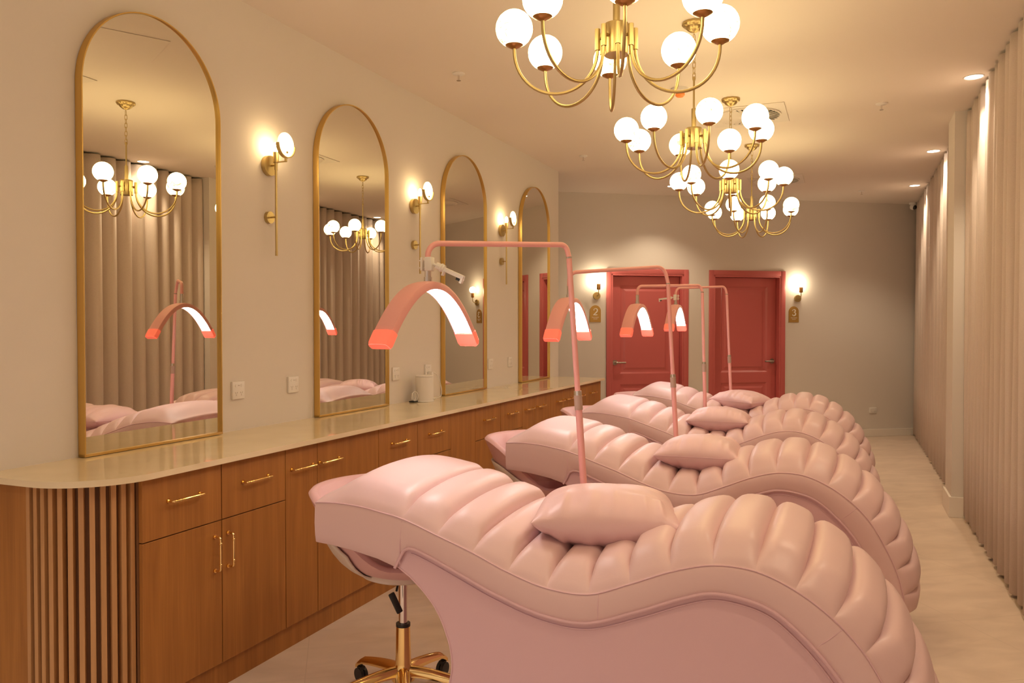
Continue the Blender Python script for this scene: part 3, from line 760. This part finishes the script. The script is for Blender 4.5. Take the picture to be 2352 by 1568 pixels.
    line = [(.318, .646), (.328, .665)]+[(x, z) for x, z, t in pip if t >= 5.1 and t < 21.6]
    off2 = []
    for i in range(len(line)):
        a = line[max(i-1, 0)]; b = line[min(i+1, len(line)-1)]; l = hypot(b[0]-a[0], b[1]-a[1]) or 1
        off2.append((line[i][0]+(b[1]-a[1])/l*.021, line[i][1]-(b[0]-a[0])/l*.021))
    lower = [(.0, .699), (.06, .695), (.14, .687), (.215, .677), (.282, .660)]+left
    for v in (.001, BW-.001):
        pp.tube([(x, v-(.004 if v < .1 else -.004), z) for x, z in line[::2]], .0055, 8)
        pp.tube([(x, .0068 if v < .1 else BW-.0068, z) for x, z in off2[6::2]], .0030, 6)
        pp.tube([(p.x, v+(.006 if v < .1 else -.006), p.z) for p in spline([(x, 0, z) for x, z in lower], 4)], .0028, 6)
    pp.build('piping', M['base'], root)
    return root
BEDS = [(2.7975-1.6974, 2.2829), (2.7975-1.6475, 3.8431), (2.7975-1.7316, 5.3945), (2.7975-1.7476, 6.9026)]
bl_ = ['nearest pink wave bed, filling the front of the picture', 'second pink wave bed, just behind the nearest one', 'third pink wave bed from the camera', 'farthest pink wave bed, in front of the doors']
b0 = make_bed(bl_[0])
for k, (x, y) in enumerate(BEDS):
    o = b0 if k == 0 else copy_tree(b0)
    o.location = (x, y, 0); o['label'] = bl_[k]

# ------------------------------------------------------------------ pillows
def make_pillow(label, bed, u, v, z, rz, tilt=(0, 0), hx=.205, hy=.205, th=.085, seed=1, seams=(0, 1, 2, 3)):
    rnd = random.Random(seed); N = 90
    root = thing('pillow', label, 'pillow', (BEDS[bed][0]+u, BEDS[bed][1]+v, z), 0, 'square pink vinyl pillows on the beds')
    root.rotation_euler = (tilt[0], tilt[1], rz)
    wr = [(rnd.uniform(-1, 1), rnd.choice((-1, 1)), rnd.choice((0, 1)), rnd.uniform(.05, .13), rnd.uniform(.4, 1)) for _ in range(22)]
    wr += [(-.95+.27*k+rnd.uniform(-.06, .06), -1, 0, rnd.uniform(.035, .06), rnd.choice((.35, .5, .8, .9))) for k in range(8)]
    def P(a, b, sg):
        pin = lambda q: 1-.03*(1-abs(q)**2.2)
        x = a*hx*pin(b); y = b*hy*pin(a)
        d = max(0, (1-abs(a)**2.3))*max(0, (1-abs(b)**2.3))
        zz = th*d**.46
        w = 0
        for c0_, side, axs, wd, am in wr:
            p, q = (a, b) if axs == 0 else (b, a)
            g = math.exp(-((p-c0_*.8)/wd)**2)*max(0, (q*side-.15))*(1-min(1, (q*side)**8))
            w += (.0115*am*g)*(1 if am > .7 else -1)
        return (x, y, sg*max(0, zz+w*(1 if d > .02 else 0)))
    rows = []
    q = lambda i: sin(pi/2*(2*i/N-1))
    mb = MB(); bm = mb.bm; T = {}
    for sg in (1, -1):
        for i in range(N+1):
            for j in range(N+1):
                edge = i in (0, N) or j in (0, N)
                key = (i, j, 0 if edge else sg)
                if key not in T: T[key] = bm.verts.new(P(q(i), q(j), sg))
        for i in range(N):
            for j in range(N):
                ks = []
                for a, b in ((i, j), (i+1, j), (i+1, j+1), (i, j+1)):
                    ks.append(T[(a, b, 0 if a in (0, N) or b in (0, N) else sg)])
                bm.faces.new(ks if sg > 0 else ks[::-1])
    mb.build('cushion', M['pillow'], root, 0 or 75)
    sm = MB()
    edges = [[P(q(i), -1, 1) for i in range(N+1)], [P(1, q(j), 1) for j in range(N+1)], [P(q(N-i), 1, 1) for i in range(N+1)], [P(-1, q(N-j), 1) for j in range(N+1)]]
    for k in seams: sm.tube([(x, y, 0) for x, y, z_ in edges[k][::2]], .0020, 6)
    sm.build('edge_seam', M['base'], root)
    return root
make_pillow('pink pillow on the nearest bed, its left corner raised', 0, .940, .362, .800, radians(15), (radians(-3), radians(1)), .238, .215, .102, 2, (1, 2))
make_pillow('pink pillow on the second bed, with a zip on its right edge', 1, .950, .33, .795, radians(3), (radians(-2), 0), .205, .215, .092, 5)
make_pillow('pink pillow on the third bed', 2, .91, .33, .795, radians(2), (radians(-2), 0), .205, .215, .092, 8)
make_pillow('wrinkled pink pillow on the farthest bed, turned at an angle', 3, .90, .33, .80, radians(-24), (radians(-2), radians(2)), .205, .20, .092, 11)

# ------------------------------------------------------------------ stools tucked under the bed heads
def make_stool(label):
    root = thing('tub_stool', label, 'stool', (0, 0, 0), 0, 'pink tub stools behind the bed heads')
    # tub: back towards -x. outer profile radius by height, rim height by angle
    rim = lambda a: .572+.248*sstep(-.45, .7, -cos(a))
    prof = [(.0, .505), (.09, .506), (.14, .516), (.19, .536), (.228, .565), (.258, .60), (.282, .64)]
    def rad(z):
        for (r0, z0), (r1, z1) in zip(prof, prof[1:]):
            if z <= z1: return r0+(r1-r0)*(z-z0)/(z1-z0)
        return .282+(z-.64)*.45
    n = 56; rows = []
    hs = [0, .03, .08, .16, .28, .42, .58, .74, .88, .96, 1.0]
    for k in range(n):
        a = 2*pi*k/n; zr = rim(a); row = [(0, 0, .505)]
        for h in hs[1:]:
            z = .505+(zr-.505)*h; r = rad(z); row.append((r*cos(a)*1.02, r*sin(a)*.92, z))
        r = rad(zr)
        for dr, dz in ((-.010, .011), (-.024, .012), (-.038, .002)): row.append(((r+dr)*cos(a)*1.02, (r+dr)*sin(a)*.92, zr+dz))
        wr = .009*sin(a*9)*sstep(.3, .9, -cos(a))
        for q in (.8, .5, .25): 
            z = .552+(zr-.552)*q; ri = rad(z)-.044+wr; row.append((ri*cos(a)*1.02, ri*sin(a)*.92, z))
        row += [(.17*cos(a), .16*sin(a), .553), (.10*cos(a), .095*sin(a), .563), (0, 0, .565)]
        rows.append(row)
    rows.append(rows[0])
    mb = MB().grid(rows); bmesh.ops.remove_doubles(mb.bm, verts=mb.bm.verts, dist=1e-5); bmesh.ops.recalc_face_normals(mb.bm, faces=mb.bm.faces)
    mb.build('padded_tub', M['stoolpink'], root, 60)
    # cream outer shell on the back and underside
    rows = []
    for k in range(41):
        a = pi+radians(84)*(k/20-1); zr = .512+(rim(a)-.512)*.62; row = []
        for h in [0, .05, .12, .22, .36, .52, .68, .84, 1.0]:
            z = .512+(zr-.512)*h; r = rad(z)+.009; row.append((r*cos(a)*1.02, r*sin(a)*.92, z))
        rows.append(row)
    sh = MB().grid(rows); sh.lathe([(0, .496), (.09, .497), (.128, .504), (.150, .512), (.148, .520), (.125, .512), (0, .505)], 40)
    o = sh.build('outer_shell', M['cream'], root, 50)
    md = o.modifiers.new('thickness', 'SOLIDIFY'); md.thickness = .007; md.offset = 1
    MB().lathe([(0, .497), (.05, .497), (.045, .482), (.028, .48), (0, .48)], 24).build('mount_plate', M['black'], root)
    MB().cyl((0, 0, .485), (0, 0, .27), .0165, n=24).build('gas_lift', M['chrome'], root)
    MB().cyl((0, 0, .300), (0, 0, .312), .0275, n=24).build('lift_collar', M['black'], root)
    MB().lathe([(0, .306), (.0255, .306), (.0265, .300), (.030, .16), (.034, .14), (.045, .12), (.045, .095), (0, .09)], 32).build('column', M['gold'], root)
    MB().tube([(.0, -.02, .49), (.02, -.05, .478), (.036, -.075, .462)], .0045, 8).build('lever_rod', M['black'], root)
    lv = MB().box((-.012, -.006, -.042), (.012, .006, .042), .004); lv.xf(Matrix.Translation((.050, -.095, .425)) @ Matrix.Rotation(radians(60), 4, 'Z') @ Matrix.Rotation(radians(-24), 4, 'Y'))
    lv.build('lever', M['black'], root)
    for k in range(5):
        a = 2*pi*k/5+.45; R = Matrix.Rotation(a, 4, 'Z')
        t = bmesh.new(); rows = []
        for i in range(13):
            f = i/12; x = .03+.27*f; zz = .135-.050*f**1.5-.018*sstep(.85, 1, f); w = .024-.007*f; hh = .022-.008*f
            rows.append([(x, -w, zz-hh), (x, -w*.95, zz), (x, -w*.5, zz+hh*.55), (x, 0, zz+hh*.7), (x, w*.5, zz+hh*.55), (x, w*.95, zz), (x, w, zz-hh)])
        leg = MB().grid(rows, wrap=True)
        leg.grid([[rows[-1][0], rows[-1][1], rows[-1][2], rows[-1][3]], [rows[-1][6], rows[-1][5], rows[-1][4], rows[-1][3]]])
        leg.xf(R); lg = leg.build('leg', M['gold'], root, 45)
        cs = MB().cyl((.283, -.016, .028), (.283, -.003, .028), .027, n=22).cyl((.283, .003, .028), (.283, .016, .028), .027, n=22).cyl((.283, 0, .03), (.283, 0, .068), .007, n=10).box((.268, -.012, .045), (.298, .012, .062), .004)
        cs.xf(R).build('caster', M['black'], lg)
    return root
stl = ['pink tub stool on gold legs under the nearest bed head', 'pink tub stool behind the head of the second bed', 'pink tub stool behind the head of the third bed', 'pink tub stool behind the head of the farthest bed']
STP = [(.135, .36, radians(-12)), (.115, .34, radians(-8)), (.105, .34, radians(-12)), (.115, .34, radians(-6))]
st0 = make_stool(stl[0])
for k, (u, v, rz) in enumerate(STP):
    o = st0 if k == 0 else copy_tree(st0)
    o.location = (BEDS[k][0]+u, BEDS[k][1]+v, 0); o.rotation_euler = (0, 0, rz); o['label'] = stl[k]

# ------------------------------------------------------------------ half moon lamps
def make_lamp(label, col, topp, armR, armL, hub, az, holder=None):
    col, topp, armR, armL, hub = map(Vector, (col, topp, armR, armL, hub))
    d = (topp-col).normalized(); foot = col-d*(col.z-.03)/d.z
    root = thing('half_moon_lamp', label, 'floor lamp', (foot.x, foot.y, 0), 0, 'pink half moon floor lamps beside the beds')
    O = Vector((foot.x, foot.y, 0)); q = lambda p: Vector(p)-O
    MB().tube([q(foot), q(col-d*.04)], .0138, 16).build('lower_pole', M['lamppink'], root)
    # joint between the poles
    MB().tube([q(col-d*.062), q(col-d*.004)], .0165, 18).build('sleeve', M['sleeve'], root)
    MB().tube([q(col-d*.004), q(col+d*.014)], .0155, 18).build('clamp_ring', M['chrome'], root)
    MB().tube([q(col+d*.012), q(topp-d*.004)], .0113, 16).build('upper_pole', M['lamppink'], root)
    MB().tube([q(topp-d*.006), q(topp)], .0118, 16).build('joint_ring', M['chrome'], root)
    hd = Vector((hub.x, hub.y, hub.z+.045))
    path = bendpath([q(topp), q(armR), q(Vector((hub.x, hub.y, armL.z))), q(hd)], .055, 10)
    MB().tube(path, .0105, 16).build('arm', M['lamppink'], root)
    MB().cyl(q(hd+Vector((0, 0, .018))), q(hub+Vector((0, 0, .008))), .0118, n=18).cyl(q(hub+Vector((0, 0, .016))), q(hub-Vector((0, 0, .004))), .0145, n=18).build('connector', M['chrome'], root)
    # weighted star base
    bs = MB().lathe([(0, 0), (.064, 0), (.066, .006), (.060, .018), (.024, .028), (.018, .06), (0, .06)], 32)
    bs.build('foot', M['lamppink'], root)
    # arched head, plane through the vertical and e
    e = Vector((sin(az), cos(az), 0)); w = Vector((cos(az), -sin(az), 0)); top = q(hub); a_, h_ = .280, .205; hw = .042
    def fr(s):
        x = a_*s; z = -h_*abs(s)**2.05; t = Vector((1, -h_/a_*2.05*abs(s)**1.05*(1 if s > 0 else -1))).normalized()
        return top+e*x+Vector((0, 0, z)), e*t.x+Vector((0, 0, t.y)), (e*-t.y+Vector((0, 0, t.x)))   # point, tangent, outward
    sec_o = [(-hw, -.012), (-hw*.9, -.003), (-hw*.5, .0), (0, .001), (hw*.5, 0), (hw*.9, -.003), (hw, -.012), (hw, -.029), (hw*.92, -.029), (hw*.88, -.020), (-hw*.88, -.020), (-hw*.92, -.029), (-hw, -.029)]
    sec_c = sec_o[:8]+[(hw*.9, -.030), (-hw*.9, -.030), (-hw, -.027)]
    ss = [-.93+1.86*i/44 for i in range(45)]
    rows = []
    for s in ss:
        p, t, nn = fr(s); rows.append([p+w*b+nn*c for b, c in sec_o])
    MB().grid(rows, wrap=True).build('arched_shell', M['lamppink'], root, 50)
    rows = []
    for s in [-.925+1.85*i/44 for i in range(45)]:
        p, t, nn = fr(s); rows.append([p+w*b+nn*c for b, c in ((-hw*.875, -.0195), (-hw*.875, -.0225), (hw*.875, -.0225), (hw*.875, -.0195))])
    MB().grid(rows, wrap=True).build('led_panel', M['led'], root, 0)
    for sg in (-1, 1):
        rows = []
        for i in range(7):
            s = sg*(.925+.115*i/6); p, t, nn = fr(s); g = 1.05-(.10 if i == 6 else 0)
            rows.append([p+w*b*g+nn*((c+.0145)*1.12*(g if i == 6 else 1)-.0145) for b, c in sec_c])
        cp = MB().grid(rows, wrap=True)
        p, t, nn = fr(sg*1.042); cp.bm.faces.new([cp.bm.verts.new(p+w*b*.95+nn*((c+.0145)*1.03-.0145)) for b, c in sec_c])
        if sg > 0:
            for b in (-.55, .5): cp.cyl(p+w*hw*b-nn*.012-t*.002, p+w*hw*b-nn*.012+t*.012*sg, .0045, n=10)
        cp.build('end_cap', M['capred'], root, 50)
    if holder:
        hp, hv = Vector(holder[0]), Vector(holder[1]).normalized()
        up = Vector((0, 0, 1)); sd = hv.cross(up).normalized(); c = q(hub)+Vector((0, 0, .062))
        Rm = Matrix(((hv.x, sd.x, 0), (hv.y, sd.y, 0), (hv.z, sd.z, 1))).to_4x4()
        KH = .68; hvv = hv; upv = sd.cross(hv).normalized()
        Rt = Matrix(((hv.x, sd.x, upv.x), (hv.y, sd.y, upv.y), (hv.z, sd.z, upv.z))).to_4x4() @ Matrix.Diagonal((KH, KH, KH, 1))
        hv2 = Vector((hv.x, hv.y, 0)).normalized(); sd2 = hv2.cross(up)
        R2 = Matrix(((hv2.x, sd2.x, 0), (hv2.y, sd2.y, 0), (0, 0, 1))).to_4x4()
        h = MB().box((-.008, -.016, -.024), (.020, .016, .026), .003, Matrix.Translation(c) @ R2)
        h.box((-.024, -.016, -.023), (-.016, .016, .025), .002, Matrix.Translation(c) @ R2)
        for zz in (-.012, .014): h.cyl(c+hv2*-.034+Vector((0, 0, zz)), c+hv2*0+Vector((0, 0, zz)), .0022, n=8)
        b0_ = c+hv2*.022
        h.cyl(b0_, b0_+hv*.02, .0055, n=16)
        h.cyl(b0_+hv*.013, b0_+hv*.033, .0125, .0135, n=8); h.cyl(b0_+hv*.032, b0_+hv*.037, .016, n=24); h.cyl(b0_+hv*.037, b0_+hv*.046, .0135, n=20)
        T = Matrix.Translation(b0_+hv*.043) @ Rt
        h.box((0, -.014, -.012), (.125, .014, .010), .003, T)
        h.box((.004, -.016, -.036), (.012, .016, -.010), .002, T); h.box((.112, -.014, -.034), (.126, .014, -.008), .002, T)
        hd_ = h.build('phone_holder', M['white'], root, 30)
        MB().box((.088, -.012, -.026), (.112, .012, -.0121), .001, T).build('rubber_pad', M['black'], hd_, 0)
    return root
make_lamp('nearest pink half moon lamp with a white phone holder, over the nearest bed head', (1.803, 3.05, 1.175), (1.765, 3.05, 1.725), (1.752, 3.05, 1.775), (1.394, 2.562, 1.748), (1.392, 2.559, 1.610), radians(7), ((0, 0, 0), (.95, .10, -.42)))
make_lamp('second pink half moon lamp, in front of the left door sign', (1.871, 4.605, 1.158), (1.841, 4.605, 1.697), (1.818, 4.605, 1.793), (1.41, 4.196, 1.744), (1.382, 4.182, 1.607), radians(1))
make_lamp('third pink half moon lamp, its glowing head in front of the left door', (1.796, 6.15, 1.166), (1.781, 6.15, 1.711), (1.764, 6.15, 1.760), (1.412, 5.694, 1.739), (1.395, 5.684, 1.613), radians(3))
make_lamp('farthest pink half moon lamp, with a small phone holder pointing left', (1.782, 7.66, 1.170), (1.756, 7.66, 1.752), (1.739, 7.66, 1.821), (1.403, 7.156, 1.789), (1.383, 7.144, 1.645), radians(1), ((0, 0, 0), (-.97, -.2, -.12)))
